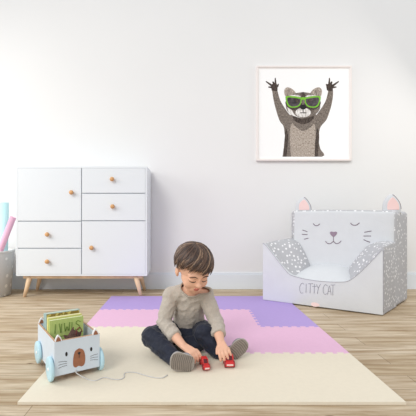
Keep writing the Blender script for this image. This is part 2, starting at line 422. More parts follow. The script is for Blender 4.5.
    mats = [mat('print_paper', rgb(252,252,252), .6), furm('fur_print', rgb(84,76,70), rgb(152,140,130), 190), furm('fur_dark_print', rgb(48,40,38), rgb(96,84,76), 160),
            furm('fur_light_print', rgb(142,128,116), rgb(206,194,182), 190), mat('green_print', rgb(120,190,50), .6), mat('lens_print', rgb(48,42,46), .6, col2=rgb(92,84,88), scale=30, var=.1),
            mat('black_print', rgb(22,20,22), .6), furm('ear_print', rgb(120,108,100), rgb(176,164,152), 90), furm('hand_print', rgb(44,36,34), rgb(90,76,68), 120), furm('white_fur_print', rgb(206,200,194), rgb(246,243,240), 90)]
    me_bm = bm
    me = bpy.data.meshes.new('print'); me_bm.to_mesh(me); me_bm.free(); me.transform(Matrix.Translation(-V(root.location)))
    for m in mats: me.materials.append(m)
    o = bpy.data.objects.new('print', me); C.objects.link(o); o.parent = root
picture()

# ------------------------------------------------------------------ cat armchair
def armchair():
    A = V((.605, 2.985)); B = V((1.329, 2.558)); Cc = V((1.765, 3.018)); D = V((.91, 3.37))
    root = empty('cat_armchair', (1.13, 3.0, 0))
    tag(root, 'soft pale grey kids armchair with cat ears, sleeping cat face and dotted arms', 'armchair')
    def lift(p):      # the left half stands on the mat, the right half on the boards
        s = (p[0]-.86)/(1.75-.86); return MT*1.05*(1-max(0, min(1, s))*.97)
    def m(s, t, z):
        p = (A*(1-s)+B*s)*(1-t) + (D*(1-s)+Cc*s)*t
        return V((p.x, p.y, lift(p)*(1 - min(1, max(0, z))*.4) + z + .0008))
    M_soft = mat('pale_grey_plush', rgb(213,216,220), .95, var=.012, scale=14, bump=.12, bscale=45, sheen=.2)
    M_dot = dots_mat('grey_dotted_plush', rgb(186,187,191), rgb(238,238,240), .029, .27, .7)
    M_dotl = M_dot
    M_seam = mat('seam_thread', rgb(168,168,176), .8)
    M_emb = mat('embroidery_thread', rgb(128,116,128), .7)
    fnrm = V(((A-B).y, (B-A).x, 0)).normalized(); fnrm = -fnrm if fnrm.y > 0 else fnrm
    # profile of the front panel (s, z)
    prof = [(0,0),(0,.440),(.008,.448),(.035,.428),(.10,.362),(.17,.290),(.235,.230),(.27,.213),(.36,.198),(.48,.190),(.60,.192),(.70,.200),(.745,.212),(.80,.250),(.88,.325),(.955,.402),(.990,.437),(1,.432),(1,0)]
    def soft_block(name, outline, t0, t1, mats, mi_fn, back=None, bevel=.012, nt=8):
        """closed block: outline in (s,z) swept from t0 to t1"""
        bm = bmesh.new(); rings = []
        for i in range(nt+1):
            t = t0+(t1-t0)*i/nt
            w = min(1, max(0, (t-.03)/.39)); w = w*w*(3-2*w) if back else 0
            rings.append([bm.verts.new(m(s+(bs-s)*w, t, z+(bz-z)*w)) for (s, z), (bs, bz) in zip(outline, back or outline)])
        n = len(outline)
        for a, b in zip(rings, rings[1:]):
            for j in range(n):
                f = bm.faces.new((a[j], a[(j+1)%n], b[(j+1)%n], b[j])); f.material_index = mi_fn(j, n)
        f0 = bm.faces.new(rings[0][::-1]); f1 = bm.faces.new(rings[-1]); f0.material_index = mi_fn(-1, n); f1.material_index = mi_fn(-2, n)
        return link(name, bm, mats, root, smooth=True, world=True, bevel=bevel, segs=4)
    soft_block('front_panel', prof, -.012, .055, [M_soft, M_dot], lambda j, n: 1 if j == n-2 else 0, bevel=.010, nt=1)
    # arm rests
    ins = .003
    La = [(ins,0),(ins,.437),(.012,.452),(.045,.440),(.10,.385),(.17,.305),(.235,.226),(.28,.20),(.28,0)]
    Ra = [(.735,0),(.735,.200),(.80,.254),(.88,.338),(.955,.423),(.985,.468),(1-.001,.458),(1-.001,0)]
    Lb = [(ins,0),(ins,.435),(.03,.458),(.12,.474),(.19,.466),(.235,.435),(.285,.365),(.33,.28),(.335,0)]
    Rb = [(.66,0),(.66,.28),(.72,.36),(.79,.44),(.86,.475),(.94,.488),(.999,.478),(.999,0)]
    soft_block('armrest', La, .03, .62, M_dotl, lambda j, n: 0, bevel=.014, nt=14, back=Lb)
    soft_block('armrest', Ra, .03, .50, M_dotl, lambda j, n: 0, bevel=.014, nt=14, back=Rb)
    soft_block('base', [(.20,0),(.20,.16),(.80,.16),(.80,0)], .04, .95, M_soft, lambda j, n: 0, bevel=.01)
    # domed seat cushion
    bm = bmesh.new(); N = 24; g = []
    for i in range(N+1):
        row = []
        for j in range(N+1):
            u, v = i/N, j/N
            s = .225+.55*u; t = -.005+.62*v
            e = (1-abs(2*u-1)**2.6)*(1-(1-min(1, v/.75))**2.4)
            row.append(bm.verts.new(m(s, t, .186+.098*max(0, e)+.012*v)))
        g.append(row)
    for i in range(N):
        for j in range(N): bm.faces.new((g[i][j], g[i+1][j], g[i+1][j+1], g[i][j+1]))
    low = {}
    rim = [g[i][0] for i in range(N)]+[g[N][j] for j in range(N)]+[g[i][N] for i in range(N,0,-1)]+[g[0][j] for j in range(N,0,-1)]
    lo = [bm.verts.new(v.co - V((0,0,.05))) for v in rim]
    for i in range(len(rim)): k = (i+1)%len(rim); bm.faces.new((rim[i], lo[i], lo[k], rim[k]))
    bm.faces.new(lo)
    link('seat_cushion', bm, M_soft, root, smooth=True, world=True)
    # back rest: wide leaning block, smooth face, dotted sides
    bm = bmesh.new(); NU, NZ = 16, 14
    def bp(u, w, z, front):
        sl = .165 if front else .03
        s = sl + (1-sl)*u; tf = .40+.06*z/.71 if front else .985
        if front: tf -= .035*(1-abs(2*u-1)**3)*math.sin(PI*min(1, z/.72))
        tz = z - (.006*abs(2*u-1)**2 if z > .6 else 0)
        return m(s, tf, tz)
    ztop = .712
    Fg = [[bm.verts.new(bp(u/NU, 0, ztop*k/NZ, True)) for k in range(NZ+1)] for u in range(NU+1)]
    Bg = [[bm.verts.new(bp(u/NU, 0, (ztop-.004)*k/NZ, False)) for k in range(NZ+1)] for u in range(NU+1)]
    def quad(a, b, c, d, mi):
        f = bm.faces.new((a,b,c,d)); f.material_index = mi
    for u in range(NU):
        for k in range(NZ):
            quad(Fg[u][k], Fg[u+1][k], Fg[u+1][k+1], Fg[u][k+1], 0); quad(Bg[u][k], Bg[u][k+1], Bg[u+1][k+1], Bg[u+1][k], 1)
        quad(Fg[u][NZ], Fg[u+1][NZ], Bg[u+1][NZ], Bg[u][NZ], 1); quad(Fg[u][0], Bg[u][0], Bg[u+1][0], Fg[u+1][0], 1)
    for k in range(NZ):
        quad(Fg[0][k], Fg[0][k+1], Bg[0][k+1], Bg[0][k], 1); quad(Fg[NU][k], Bg[NU][k], Bg[NU][k+1], Fg[NU][k+1], 1)
    back = link('backrest', bm, [M_soft, M_dot], root, smooth=True, world=True, bevel=.026, segs=5)
    # place stitching on the real surfaces
    dg = bpy.context.evaluated_depsgraph_get(); dg.update()
    off = V(root.location)
    trees = {}
    for nm in ('front_panel', 'backrest', 'seat_cushion'):
        ob = next(c for c in root.children if c.name.startswith(nm))
        trees[nm] = BVHTree.FromObject(ob, dg)
    def hit(nm, px, py):
        d = (at(px, py, 1.0) - V((0,0,H))).normalized()
        loc, nrm, _, _ = trees[nm].ray_cast(V((0,0,H))-off, d)
        if loc is None: return None
        if nrm.dot(d) > 0: nrm = -nrm
        return loc+off+nrm*.0008, nrm
    def stitch(bm, nm, pts, r, k=5, mi=0):
        P = [hit(nm, p.x, p.y) for p in catmull([V((a, b, 0)) for a, b in pts], k)]
        P = [p[0] for p in P if p]
        if len(P) > 1: tube(bm, P, r, 6, mi)
    # face
    def thread(name, pts, r):
        bm = bmesh.new(); stitch(bm, 'backrest', pts, r); link(name, bm, M_emb, root, world=True)
    for pts in ([(313.2,223.5),(315,225.3),(317.5,225.6),(319.8,223.8)], [(350.5,223),(352.8,225),(356.5,225),(359.5,222.8)]): thread('closed_eye', pts, .0032)
    for pts in ([(302.5,230),(305,230.8),(307.5,231.8)], [(302,234.3),(307.5,234.6)], [(304,239.2),(308.3,238.2)],
                [(364.2,232.3),(368,231.6),(371.5,231)], [(363.5,236),(371,236)], [(363.6,239.6),(367,241.2),(370,242.2)]): thread('whisker', pts, .0030)
    bm = bmesh.new(); stitch(bm, 'backrest', [(333.4,236),(333.4,241.6)], .0024)
    stitch(bm, 'backrest', [(325.4,241.2),(327.5,243.3),(330.5,243.6),(333.4,241.6),(336,243.6),(339,243),(341.2,240.8)], .0030)
    link('mouth', bm, M_emb, root, world=True)
    bm = bmesh.new()
    h0, n0 = hit('backrest', 333.4, 234.2)
    q = n0.to_track_quat('Z', 'Y').to_matrix().to_4x4()
    out = catmull([V(p) for p in ((-.028,.012,0),(-.018,.021,0),(0,.018,0),(.018,.021,0),(.028,.012,0),(.018,-.008,0),(0,-.021,0),(-.018,-.008,0),(-.028,.012,0))], 4)[:-1]
    # outline stands up the back rest: y of the outline follows world z
    up = (V((0,0,1))-n0*n0.z).normalized(); sd = up.cross(n0)
    hexa(bm, [h0-n0*.004+sd*p.x+up*p.y for p in out], [h0+n0*.003+sd*p.x*.92+up*p.y*.92 for p in out])
    link('nose', bm, mat('nose_felt', rgb(150,132,148), .9), root, world=True)
    # lettering CITTY CAT and panel seam
    bm = bmesh.new()
    def L(pts, k=3): stitch(bm, 'front_panel', pts, .0016, k)
    L([(304.2,284.2),(302,283.2),(300,286),(299.8,290),(301,293),(303.2,292.8)], 4)
    L([(306.2,283.6),(306.0,292.8)]); L([(308.2,283.8),(313,283.6)]); L([(310.4,283.8),(310.0,293.2)])
    L([(312.4,286.4),(316.6,286.2)]); L([(314.4,283.8),(314.2,293.4)])
    L([(316.4,284.4),(318.4,288.4)]); L([(320.6,283.8),(318.4,288.4),(317.4,293.6)])
    L([(327.6,286),(325.4,284.6),(323.4,287.4),(323.2,291.4),(324.6,294.2),(327,293.6)], 4)
    L([(327.6,294.6),(329.4,285.6),(331.2,295)]); L([(328.3,291.2),(330.6,291.4)])
    L([(330.8,285),(335.2,284.8)]); L([(333,285),(332.8,295.4)])
    link('lettering', bm, mat('letter_thread', rgb(138,138,150), .8), root, world=True)
    bm = bmesh.new()
    P = [m(s, -.010, z-.001)+fnrm*.003 for s, z in prof[1:-1]]
    tube(bm, catmull(P, 3), .0016, 6)
    link('seam', bm, M_seam, root, world=True)
    bm = bmesh.new()
    tube(bm, [m(1.0-.002, -.002+.0*i, .02+.42*i/8)+V((.002,-.002,0)) for i in range(9)], .0018, 6)
    link('seam', bm, M_seam, root, world=True)
    # little pink patch at the foot of the front panel
    bm = bmesh.new(); h1, n1 = hit('front_panel', 315, 304.6); up = V((0,0,1)); sd = up.cross(n1).normalized()
    pts = [h1+sd*(.030*math.cos(a)*(1+.12*math.cos(3*a)))+up*(.016*math.sin(a)) for a in [2*PI*i/20 for i in range(20)]]
    hexa(bm, [p-n1*.003 for p in pts], [p+n1*.0006 for p in pts])
    link('patch', bm, mat('pink_patch', rgb(242,216,214), .9), root, world=True)
    # ears
    def ear(base0, base1, tip, Y):
        p0, p1, tp = at(*base0, Y), at(*base1, Y), at(*tip, Y)
        w = (p1-p0).normalized(); hgt = tp-p0; midx = hgt.dot(w); hh = (tp-p0-w*midx).length; n = w.cross(V((0,0,1))).normalized()
        n = -n if n.y > 0 else n; Wd = (p1-p0).length
        def shape(k, push, sink=.02):
            pts2 = [(0,-sink),(-.02*Wd,.25*hh),(.06*Wd,.62*hh),(midx-.17*Wd,.92*hh),(midx,hh),(midx+.15*Wd,.91*hh),(.90*Wd,.55*hh),(Wd,.22*hh),(Wd,-sink)]
            c0 = (Wd*.5, hh*.42)
            pts2 = [(c0[0]+(a-c0[0])*k, c0[1]+(b-c0[1])*k) for a, b in pts2]
            P = catmull([V((a,b,0)) for a, b in pts2], 4)
            return [p0 + w*a.x + V((0,0,1))*a.y + n*push for a in P]
        bm = bmesh.new()
        loops = [shape(.82,-.024), shape(1,-.012), shape(1,.008), shape(.84,.018)]
        rows = [[bm.verts.new(p) for p in lp] for lp in loops]; k = len(rows[0])
        for a, b in zip(rows, rows[1:]):
            for j in range(k): bm.faces.new((a[j], a[(j+1)%k], b[(j+1)%k], b[j]))
        bm.faces.new(rows[0][::-1]); bm.faces.new(rows[-1])
        er = link('ear', bm, M_soft, root, smooth=True, world=True)
        bm = bmesh.new(); a = shape(.70,.014,.006); b = shape(.66,.0215,.006); hexa(bm, a, b)
        inn = link('inner_ear', bm, mat('pink_felt', rgb(246,214,212), .9), None, smooth=False); inn.data.transform(Matrix.Translation(-off)); inn.parent = er
        bm = bmesh.new(); o1 = shape(.93,.0135); tube(bm, o1[len(o1)//2:-3], .0028, 6)
        sm = link('ear_seam', bm, M_emb, None); sm.data.transform(Matrix.Translation(-off)); sm.parent = er
    ear((296,211.5), (311,211.5), (303.5,197), 3.17)
    ear((383.5,211.5), (400.5,211.5), (391.5,194.3), 2.86)
armchair()

# ------------------------------------------------------------------ toy cart with books and cord
def cart():
    th = math.radians(33); c0 = V((-.530, 1.530)); u = V((math.cos(th), math.sin(th))); n = V((-math.sin(th), math.cos(th)))
    W, L, z0, z1 = .190, .305, MT+.026, .178
    root = empty('toy_cart', (c0.x, c0.y, MT), th)
    tag(root, 'pale blue wooden toy cart with an animal face and round wheels', 'toy cart')
    M_blue = mat('pale_blue_paint', rgb(214,224,234), .6, var=.01, scale=20)
    M_ply = mat('plywood_edge', rgb(196,156,124), .6, var=.12, scale=30)
    M_wh = mat('light_blue_paint', rgb(190,224,236), .5)
    M_br = mat('brown_paint', rgb(158,104,76), .65, var=.08, scale=50)
    M_bk = mat('black_paint', rgb(40,36,38), .6)
    M_wp = mat('cart_white_paint', rgb(244,244,246), .6)
    t = .008; a, b = z0-MT, z1-MT
    def panel(name, lo, hi):
        bm = bmesh.new(); box(bm, lo, (hi[0], hi[1], hi[2]-.0016)); 
        o = link(name, bm, M_blue, root, bevel=.001, segs=2)
        bm = bmesh.new(); box(bm, (lo[0]+.0004, lo[1]+.0004, hi[2]-.0018), (hi[0]-.0004, hi[1]-.0004, hi[2]))
        link('top_edge', bm, M_ply, o)
        return o
    fp = panel('front_panel', (0,0,a), (W,t,b)); panel('back_panel', (0,L-t,a), (W,L,b))
    panel('side_panel', (0,t,a), (t,L-t,b)); panel('side_panel', (W-t,t,a), (W,L-t,b))
    bm = bmesh.new(); box(bm, (t,t,a), (W-t,L-t,a+t)); link('bottom_board', bm, M_ply, root)
    # ears on the corners of front and back
    for (x, y) in ((.016,-.0005),(W-.018,-.0005),(.016,L-t),(W-.018,L-t)):
        e = empty('ear', (x,y,b-.002)); e.parent = root
        for k, mm, yy, nm in ((1,M_wp,0,'ear_board'),(.72,M_br,-.0008,'ear_paint')):
            bm = bmesh.new()
            pts = catmull([V((-.014*k,0,0)),V((-.011*k,0,.012*k)),V((-.001,0,.026*k)),V((.010*k,0,.013*k)),V((.014*k,0,0))], 4)
            hexa(bm, [p+V((0,yy,0)) for p in pts], [p+V((0,t+.0008-yy if k < 1 else t,0)) for p in pts])
            link(nm, bm, mm, e)
    # wheels
    for (x, y, s) in ((0,.032,-1),(0,L-.05,-1),(W,.032,1),(W,L-.05,1)):
        r = .049; bm = bmesh.new()
        Mx = Matrix.Translation((x+s*.003, y, r)) @ Matrix.Rotation(s*PI/2, 4, 'Y')
        lathe(bm, [(.02,0),(r-.002,0),(r,.002),(r,.011),(r-.002,.013),(.02,.013)], 36, Mx)
        wh = link('wheel', bm, M_wh, root)
        bm = bmesh.new(); Mx2 = Matrix.Translation((x+s*.015, y, r)) @ Matrix.Rotation(s*PI/2, 4, 'Y')
        lathe(bm, [(.007,0),(.007,.002),(.005,.004)], 16, Mx2); hb = link('hub', bm, M_wp, None); hb.parent = wh
    bm = bmesh.new()
    for y in (.032, L-.05): tube(bm, [(-.004,y,.049),(W+.004,y,.049)], .004, 8)
    link('axle', bm, M_ply, root)
    # painted face (x across, z up) on the front board
    def flat(bm, pts, y=-.0008, mi=0, d=.0006):
        hexa(bm, [V((p[0], y+d, p[1])) for p in pts], [V((p[0], y, p[1])) for p in pts], mi)
    def el(cx, cz, rx, rz, k=20, rot=0): return [(cx+rx*math.cos(v)*math.cos(rot)-rz*math.sin(v)*math.sin(rot), cz+rx*math.cos(v)*math.sin(rot)+rz*math.sin(v)*math.cos(rot)) for v in [2*PI*i/k for i in range(k)]]
    bm = bmesh.new()
    sn = catmull([V(p) for p in ((.100,0,.122),(.083,0,.112),(.076,0,.085),(.076,0,.055),(.086,0,.045),(.098,0,.049),(.112,0,.044),(.124,0,.054),(.126,0,.085),(.118,0,.112),(.100,0,.122))], 4)[:-1]
    flat(bm, [(p.x, p.z) for p in sn]); sn_o = link('muzzle', bm, M_br, root)
    bm = bmesh.new(); flat(bm, [(.094,.104),(.100,.107),(.107,.104),(.103,.096),(.1005,.094),(.098,.096)], -.0014)
    tube(bm, [(.1005,-.0014,.095),(.1005,-.0014,.082)], .0009, 5)
    link('nose', bm, M_bk, root)
    for x in (.048, .152): bm = bmesh.new(); flat(bm, el(x,.108,.0048,.0090), -.0008); link('eye', bm, M_bk, root)
    M_wk = mat('whisker_paint', rgb(110,110,118), .6)
    for x0_, x1_ in ((.050,.016),(.148,.182)):
        for k, (za, zb) in enumerate(((.078,.082),(.070,.069),(.062,.057))): bm = bmesh.new(); tube(bm, [(x0_,-.0004,za),((x0_+x1_)/2,-.0004,(za+zb)/2+.0015),(x1_,-.0004,zb)], .0009, 5); link('whisker', bm, M_wk, root)
    # pull cord, lying on the mat
    R = Matrix.Translation(-V((c0.x, c0.y, MT))); Rz = Matrix.Rotation(-th, 4, 'Z')
    st = V((.085, -.002, a+.010)); world_pts = []
    for px, py in ((88,379.5),(96,380.5),(104,377.5),(112,379),(119,379.5),(124,377.5),(124.5,373.5),(129,372.2),(136,372.6),(143,374.8),(151,376.9),(158,378),(163,377.6),(167.5,375)):
        Y = (H-MT-.002)*F/(py-CY); world_pts.append(V(((px-CX)*Y/F, Y, MT+.0022)))
    loc = [Rz @ (p-V((c0.x, c0.y, MT))) for p in world_pts]
    bm = bmesh.new(); tube(bm, catmull([st, V((.088,-.012,a-.002))]+loc, 6), .0021, 6)
    link('pull_cord', bm, mat('cord_cotton', rgb(208,206,204), .8), root, smooth=True)
    # things inside the cart
    fl = a+t+.0006
    def book(name, x, y, w, th_, h, cover, label, relief=None, strip=None, lean=0):
        o = empty(name, (0,0,0)); o.matrix_world = root_M @ Matrix.Translation((x, y, fl)) @ Matrix.Rotation(lean, 4, 'X')
        tag(o, label, 'book', 'books standing in the toy cart')
        bm = bmesh.new(); c = .0014
        box(bm, (0,0,0), (w,c,h)); box(bm, (0,th_-c,0), (w,th_,h)); box(bm, (0,c,0), (c,th_-c,h))
        link('cover', bm, cover, o, bevel=.0006, segs=2)
        bm = bmesh.new(); box(bm, (c,c,.002), (w-.003,th_-c,h-.002)); link('pages', bm, mat(name+'_pages', rgb(236,230,205), .8), o)
        if relief:
            bm = bmesh.new()
            for st_ in relief: tube(bm, catmull([V((p[0],-.0006,p[1])) for p in st_], 4), .0024, 6, flat=.5)
            link('cover_design', bm, mat(name+'_design', rgb(120,146,66), .7), o)
        if strip: 
            bm = bmesh.new(); box(bm, (.002,-.0008,h-.030), (w-.002,.0002,h-.004)); link('cover_strip', bm, strip, o)
        return o
    bpy.context.view_layer.update(); root_M = Matrix.Translation(root.location) @ Matrix.Rotation(th, 4, 'Z')
    M_gr = mat('green_cover', rgb(190,208,124), .7, var=.05, scale=60)
    M_ye = mat('yellow_cover', rgb(226,222,140), .7, var=.04, scale=60)
    M_te = mat('teal_cover', rgb(168,196,196), .7)
    M_sp = dots_mat('olive_pattern', rgb(150,128,60), rgb(212,196,110), .012, .4, .9, .7)
    hh = .186
    z = hh
    rel = [[(.024,.168),(.022,.128)], [(.040,.168),(.044,.145),(.046,.128)], [(.050,.166),(.048,.128)], [(.062,.168),(.066,.130),(.074,.150),(.082,.130),(.086,.168)],
           [(.096,.166),(.094,.128)], [(.134,.162),(.122,.169),(.114,.158),(.126,.148),(.132,.136),(.122,.127),(.110,.133)], [(.020,.110),(.060,.112),(.100,.108),(.136,.112)]]
    book('green_book', .010, .122, .148, .018, hh, M_gr, 'green book with raised letters, frontmost of those standing in the cart', relief=rel)
    book('yellow_book', .010, .150, .150, .020, .190, M_ye, 'yellow book behind the frontmost green one in the cart')
    book('patterned_book', .009, .180, .150, .018, .204, M_te, 'book with an olive patterned strip along its top in the cart', strip=M_sp)
    book('teal_book', .009, .210, .136, .020, .196, M_te, 'plain pale teal book, rearmost in the cart')
    # brown plush toy corner showing in front of the green book
    o = empty('plush_toy'); o.matrix_world = root_M @ Matrix.Translation((.104, .090, fl))
    tag(o, 'small dark brown plush toy poking up before the green book', 'plush toy')
    M_pl = mat('brown_plush', rgb(104,76,68), .95, var=.25, scale=120, bump=.5, bscale=200)
    bm = bmesh.new(); ellipsoid(bm, (0,0,.040), (.034,.0155,.040)); ellipsoid(bm, (.002,0,.095), (.030,.0150,.044))
    capsule(bm, (-.012,0,.115), .013, (-.001,0,.152), .003); capsule(bm, (.020,0,.110), .011, (.034,0,.128), .003); capsule(bm, (-.020,0,.1), .012, (-.040,0,.122), .004)
    blob('plush_body', bm, M_pl, None, .003, 2, world=False).parent = o
    bm = bmesh.new(); tube(bm, catmull([V((.006,-.015,.120)),V((.010,-.018,.144)),V((.024,-.016,.150)),V((.034,-.014,.130))], 5), .0022, 6)
    link('ribbon', bm, mat('red_brown_ribbon', rgb(130,60,56), .7), o)
cart()

# ------------------------------------------------------------------ toy cars
M_red = mat('red_toy_paint', rgb(206,44,44), .35, spec=.5)
M_red2 = mat('dark_red_paint', rgb(150,32,40), .4)
def toy_car(name, label, loc, rz, L, W, Hh, hollow):
    o = empty(name, loc, rz); tag(o, label, 'toy car', 'red toy cars on the mat')
    # local: car points along -Y
    bm = bmesh.new(); prof = [(-L/2,.006),(-L/2-.002,.45*Hh),(-.40*L,.55*Hh),(-.24*L,.58*Hh),(-.12*L,.95*Hh),(.18*L,1.0*Hh),(.32*L,.66*Hh),(.5*L,.60*Hh),(.5*L,.006)]
    hexa(bm, [V((-W/2, y, z)) for y, z in prof], [V((W/2, y, z)) for y, z in prof])
    link('car_body', bm, M_red, o, bevel=.004, segs=3)
    for sx in (-1, 1):
        for y in (-.30*L, .30*L):
            r = .30*Hh; Mx = Matrix.Translation((sx*(W/2-.004), y, r)) @ Matrix.Rotation(sx*PI/2, 4, 'Y')
            bm = bmesh.new(); lathe(bm, [(r*.3,0),(r-.001,0),(r,.002),(r,.005),(r-.002,.007),(r*.3,.007)], 20, Mx); link('wheel', bm, M_red2, o)
    bm = bmesh.new()
    box(bm, (-W*.36, -L/2-.0035, .26*Hh), (W*.36, -L/2-.0005, .40*Hh)); link('bumper', bm, mat(name+'_bumper', rgb(236,206,200), .5), o)
    bm = bmesh.new(); a, b = V((0,-.235*L,.60*Hh)), V((0,-.125*L,.93*Hh)); nn = V((0,-1,.6)).normalized()*.0012
    hexa(bm, [a+V((-W*.34,0,0))+nn, a+V((W*.34,0,0))+nn, b+V((W*.30,0,0))+nn, b+V((-W*.30,0,0))+nn], [a+V((-W*.34,0,0))-nn, a+V((W*.34,0,0))-nn, b+V((W*.30,0,0))-nn, b+V((-W*.30,0,0))-nn])
    link('windscreen', bm, mat(name+'_windscreen', rgb(96,30,36), .25), o)
    return o
p1 = at(205.5, 366, 1.69)
toy_car('toy_car', 'red toy car under the left hand in the picture, beside the sneaker tip', (p1.x-.004, 1.690, MT), math.radians(10), .098, .027, .044, 0)
p2 = at(229, 362, 1.70)
toy_car('toy_car', 'rounder red toy car under the hand nearer the armchair', (p2.x, 1.708, MT), math.radians(2), .068, .040, .050, 1)

# ------------------------------------------------------------------ the seated person
def person():
    root = empty('person', (.03, 1.98, MT))
    tag(root, 'person with short brown hair, taupe sweater and navy trousers sitting on the mat', 'person')
    pelvis = at(190,326,2.03); chest = at(189,304,1.955); uch = at(190,293,1.915); neck = at(191,283,1.875)
    hd = at(193.8,268.8,1.825)
    shR, shL = at(171.5,294,1.925), at(205.5,294.5,1.925)
    elR, elL = at(163.5,323,1.885), at(215.5,321,1.885)
    wrR, wrL = at(183,345.5,1.745), at(220.5,341.5,1.755)
    hipR, hipL = at(181,331,2.02), at(200,331,2.02)
    knR, knL = at(152,337,1.845), at(205,334,1.84)
    anR, anL = at(174,358.5,1.72), at(219,354,1.80)
    # ---- head frame
    f = V((.30,-.82,-.50)).normalized(); up = (V((0,0,1))-f*f.z).normalized(); Yl = -f; Xl = Yl.cross(up).normalized()
    s = 1.04
    HM = Matrix.Translation(hd) @ Matrix((( Xl.x,Yl.x,up.x,0),(Xl.y,Yl.y,up.y,0),(Xl.z,Yl.z,up.z,0),(0,0,0,1))) @ Matrix.Scale(s, 4)
    bm = bmesh.new()
    E = lambda c, r, n=14: ellipsoid(bm, c, r, HM, n)
    E((0,.012,.022),(.074,.088,.078)); E((0,-.022,-.026),(.061,.060,.058)); E((0,-.034,-.062),(.040,.042,.036)); E((0,-.052,-.082),(.018,.018,.014))
    E((-.032,-.046,-.040),(.026,.024,.028)); E((.032,-.046,-.040),(.026,.024,.028))             # cheeks
    E((0,-.062,.012),(.050,.020,.020)); E((0,-.0845,-.028),(.0105,.014,.012)); E((0,-.076,-.010),(.0075,.012,.022)); E((-.0085,-.079,-.032),(.006,.008,.006)); E((.0085,-.079,-.032),(.006,.008,.006))
    E((0,-.0745,-.0535),(.0145,.0085,.0050)); E((0,-.0725,-.0615),(.012,.0085,.0055))             # lips
    for sx in (-1, 1):
        E((sx*.029,-.066,-.006),(.016,.012,.0105))                                              # lowered lids
        E((sx*.076,.010,-.014),(.008,.017,.024)); E((sx*.073,.006,-.032),(.006,.009,.010))        # ears
    # ---- trunk, neck
    capsule(bm, HM @ V((0,.02,-.04)), .040, neck, .034); capsule(bm, neck, .034, uch, .038)
    capsule(bm, uch, .048, chest, .062); capsule(bm, chest, .062, pelvis, .070)
    for sh, el, wr in ((shR, elR, wrR), (shL, elL, wrL)):
        capsule(bm, uch, .036, sh, .030); capsule(bm, sh, .031, el, .024); capsule(bm, el, .026, el.lerp(wr,.4), .028); capsule(bm, el.lerp(wr,.4), .028, wr, .0185)
    for hp, kn, an in ((hipR, knR, anR), (hipL, knL, anL)):
        capsule(bm, hp, .050, kn, .034); capsule(bm, kn, .034, an, .022)
    # ---- hands
    def hand(wr, knk, pn, side, curls, spread=.0150, thumb_dir=None, L=.047):
        """knk: centre of the knuckles, pn: direction out of the back of the hand, side: towards the index finger"""
        d = (knk-wr).normalized(); sv = (side - d*side.dot(d)).normalized(); bn = (pn-d*pn.dot(d)-sv*pn.dot(sv)).normalized()
        for k in (-1.1,-.4,.4,1.1): capsule(bm, wr+sv*k*.006, .0125, knk+sv*k*spread*.95, .0092, 10)
        for i, k in enumerate((1.5,.5,-.5,-1.5)):
            base = knk+sv*k*spread; ln = L*(.92,1.0,.94,.76)[i]; r = (.0077,.0078,.0075,.0067)[i]
            c1, c2, c3 = curls[i]
            p = base; ang = c1; q0 = p
            for seg, (fr, cc) in enumerate(((.44,0),(.32,c2),(.26,c3))):
                ang += cc; dirv = d*math.cos(ang) - bn*math.sin(ang) + sv*(k*.05)
                q1 = q0 + dirv*ln*fr; capsule(bm, q0, r*(1-.07*seg), q1, r*(1-.07*(seg+1)), 10); q0 = q1
        tb = wr.lerp(knk,.35)+sv*.012 - bn*.004; td = thumb_dir.normalized()
        t1 = tb+(td+sv*.25).normalized()*.022; t2 = t1+(td*1.0-bn*.25+d*.25).normalized()*.019
        capsule(bm, tb, .0105, t1, .0085, 10); capsule(bm, t1, .0083, t2, .0070, 10)
    kR = at(193,352.5,1.702); kL = at(223.5,349.5,1.712)
    hand(wrR, kR, V((-.15,-.55,.85)), V((1,.35,.1)), [(.45,.55,.4),(.55,.6,.4),(.6,.6,.4),(.6,.6,.4)], thumb_dir=V((.75,-.1,-.55)))
    hand(wrL, kL, V((.2,-.55,.85)), V((-1,.15,-.1)), [(.30,.45,.4),(.32,.45,.4),(.34,.45,.4),(.4,.45,.4)], thumb_dir=V((-.25,-.8,-.5)))
    body = blob('body', bm, [M_skin, M_lip], root, .0026, 3)
    HMi = HM.inverted(); rt = V(root.location)
    for p in body.data.polygons:
        c = HMi @ (p.center+rt)
        if c.y < -.071 and abs(c.x) < .0145-.5*abs(c.z+.0575)*.9 and -.0665 < c.z < -.0495: p.material_index = 1
    # blush of warm tone on cheeks comes from the skin itself
    # ---- lashes, brows
    bm = bmesh.new()
    tr = BVHTree.FromPolygons([HMi @ (v.co+rt) for v in body.data.vertices], [tuple(p.vertices) for p in body.data.polygons])
    def onface(x, z):
        loc, *_ = tr.ray_cast(V((x,-.3,z)), V((0,1,0))); return loc if loc else V((x,-.08,z))
    def facetube(pts, r):
        P = [onface(p.x, p.z)+V((0,-.0006,0)) for p in catmull([V((a,0,b)) for a, b in pts], 4)]
        tube(bm, [HM @ p for p in P], [r*(.5+.5*math.sin(PI*i/(len(P)-1))) for i in range(len(P))], 6)
    bm.free()
    for sx in (-1,1): bm = bmesh.new(); facetube([(sx*.014,-.0095),(sx*.022,-.0150),(sx*.031,-.0165),(sx*.040,-.0125),(sx*.044,-.009)], .0023); link('eyelashes', bm, M_dark, root, world=True)
    M_brow = mat('brow_hair', rgb(104,76,62), .8)
    for sx in (-1,1): bm = bmesh.new(); facetube([(sx*.012,.010),(sx*.024,.0155),(sx*.038,.013),(sx*.045,.008)], .0028); link('eyebrow', bm, M_brow, root, world=True)
    bm = bmesh.new(); facetube([(-.014,-.0572),(-.006,-.0566),(0,-.0576),(.006,-.0566),(.014,-.0572)], .0012)
    link('mouth_line', bm, mat('mouth_shade', rgb(140,66,60), .7), root, world=True)
    # ---- hair: fitted cap plus many locks
    hr = (.0855,.1010,.0885); hc = V((0,.016,.024))
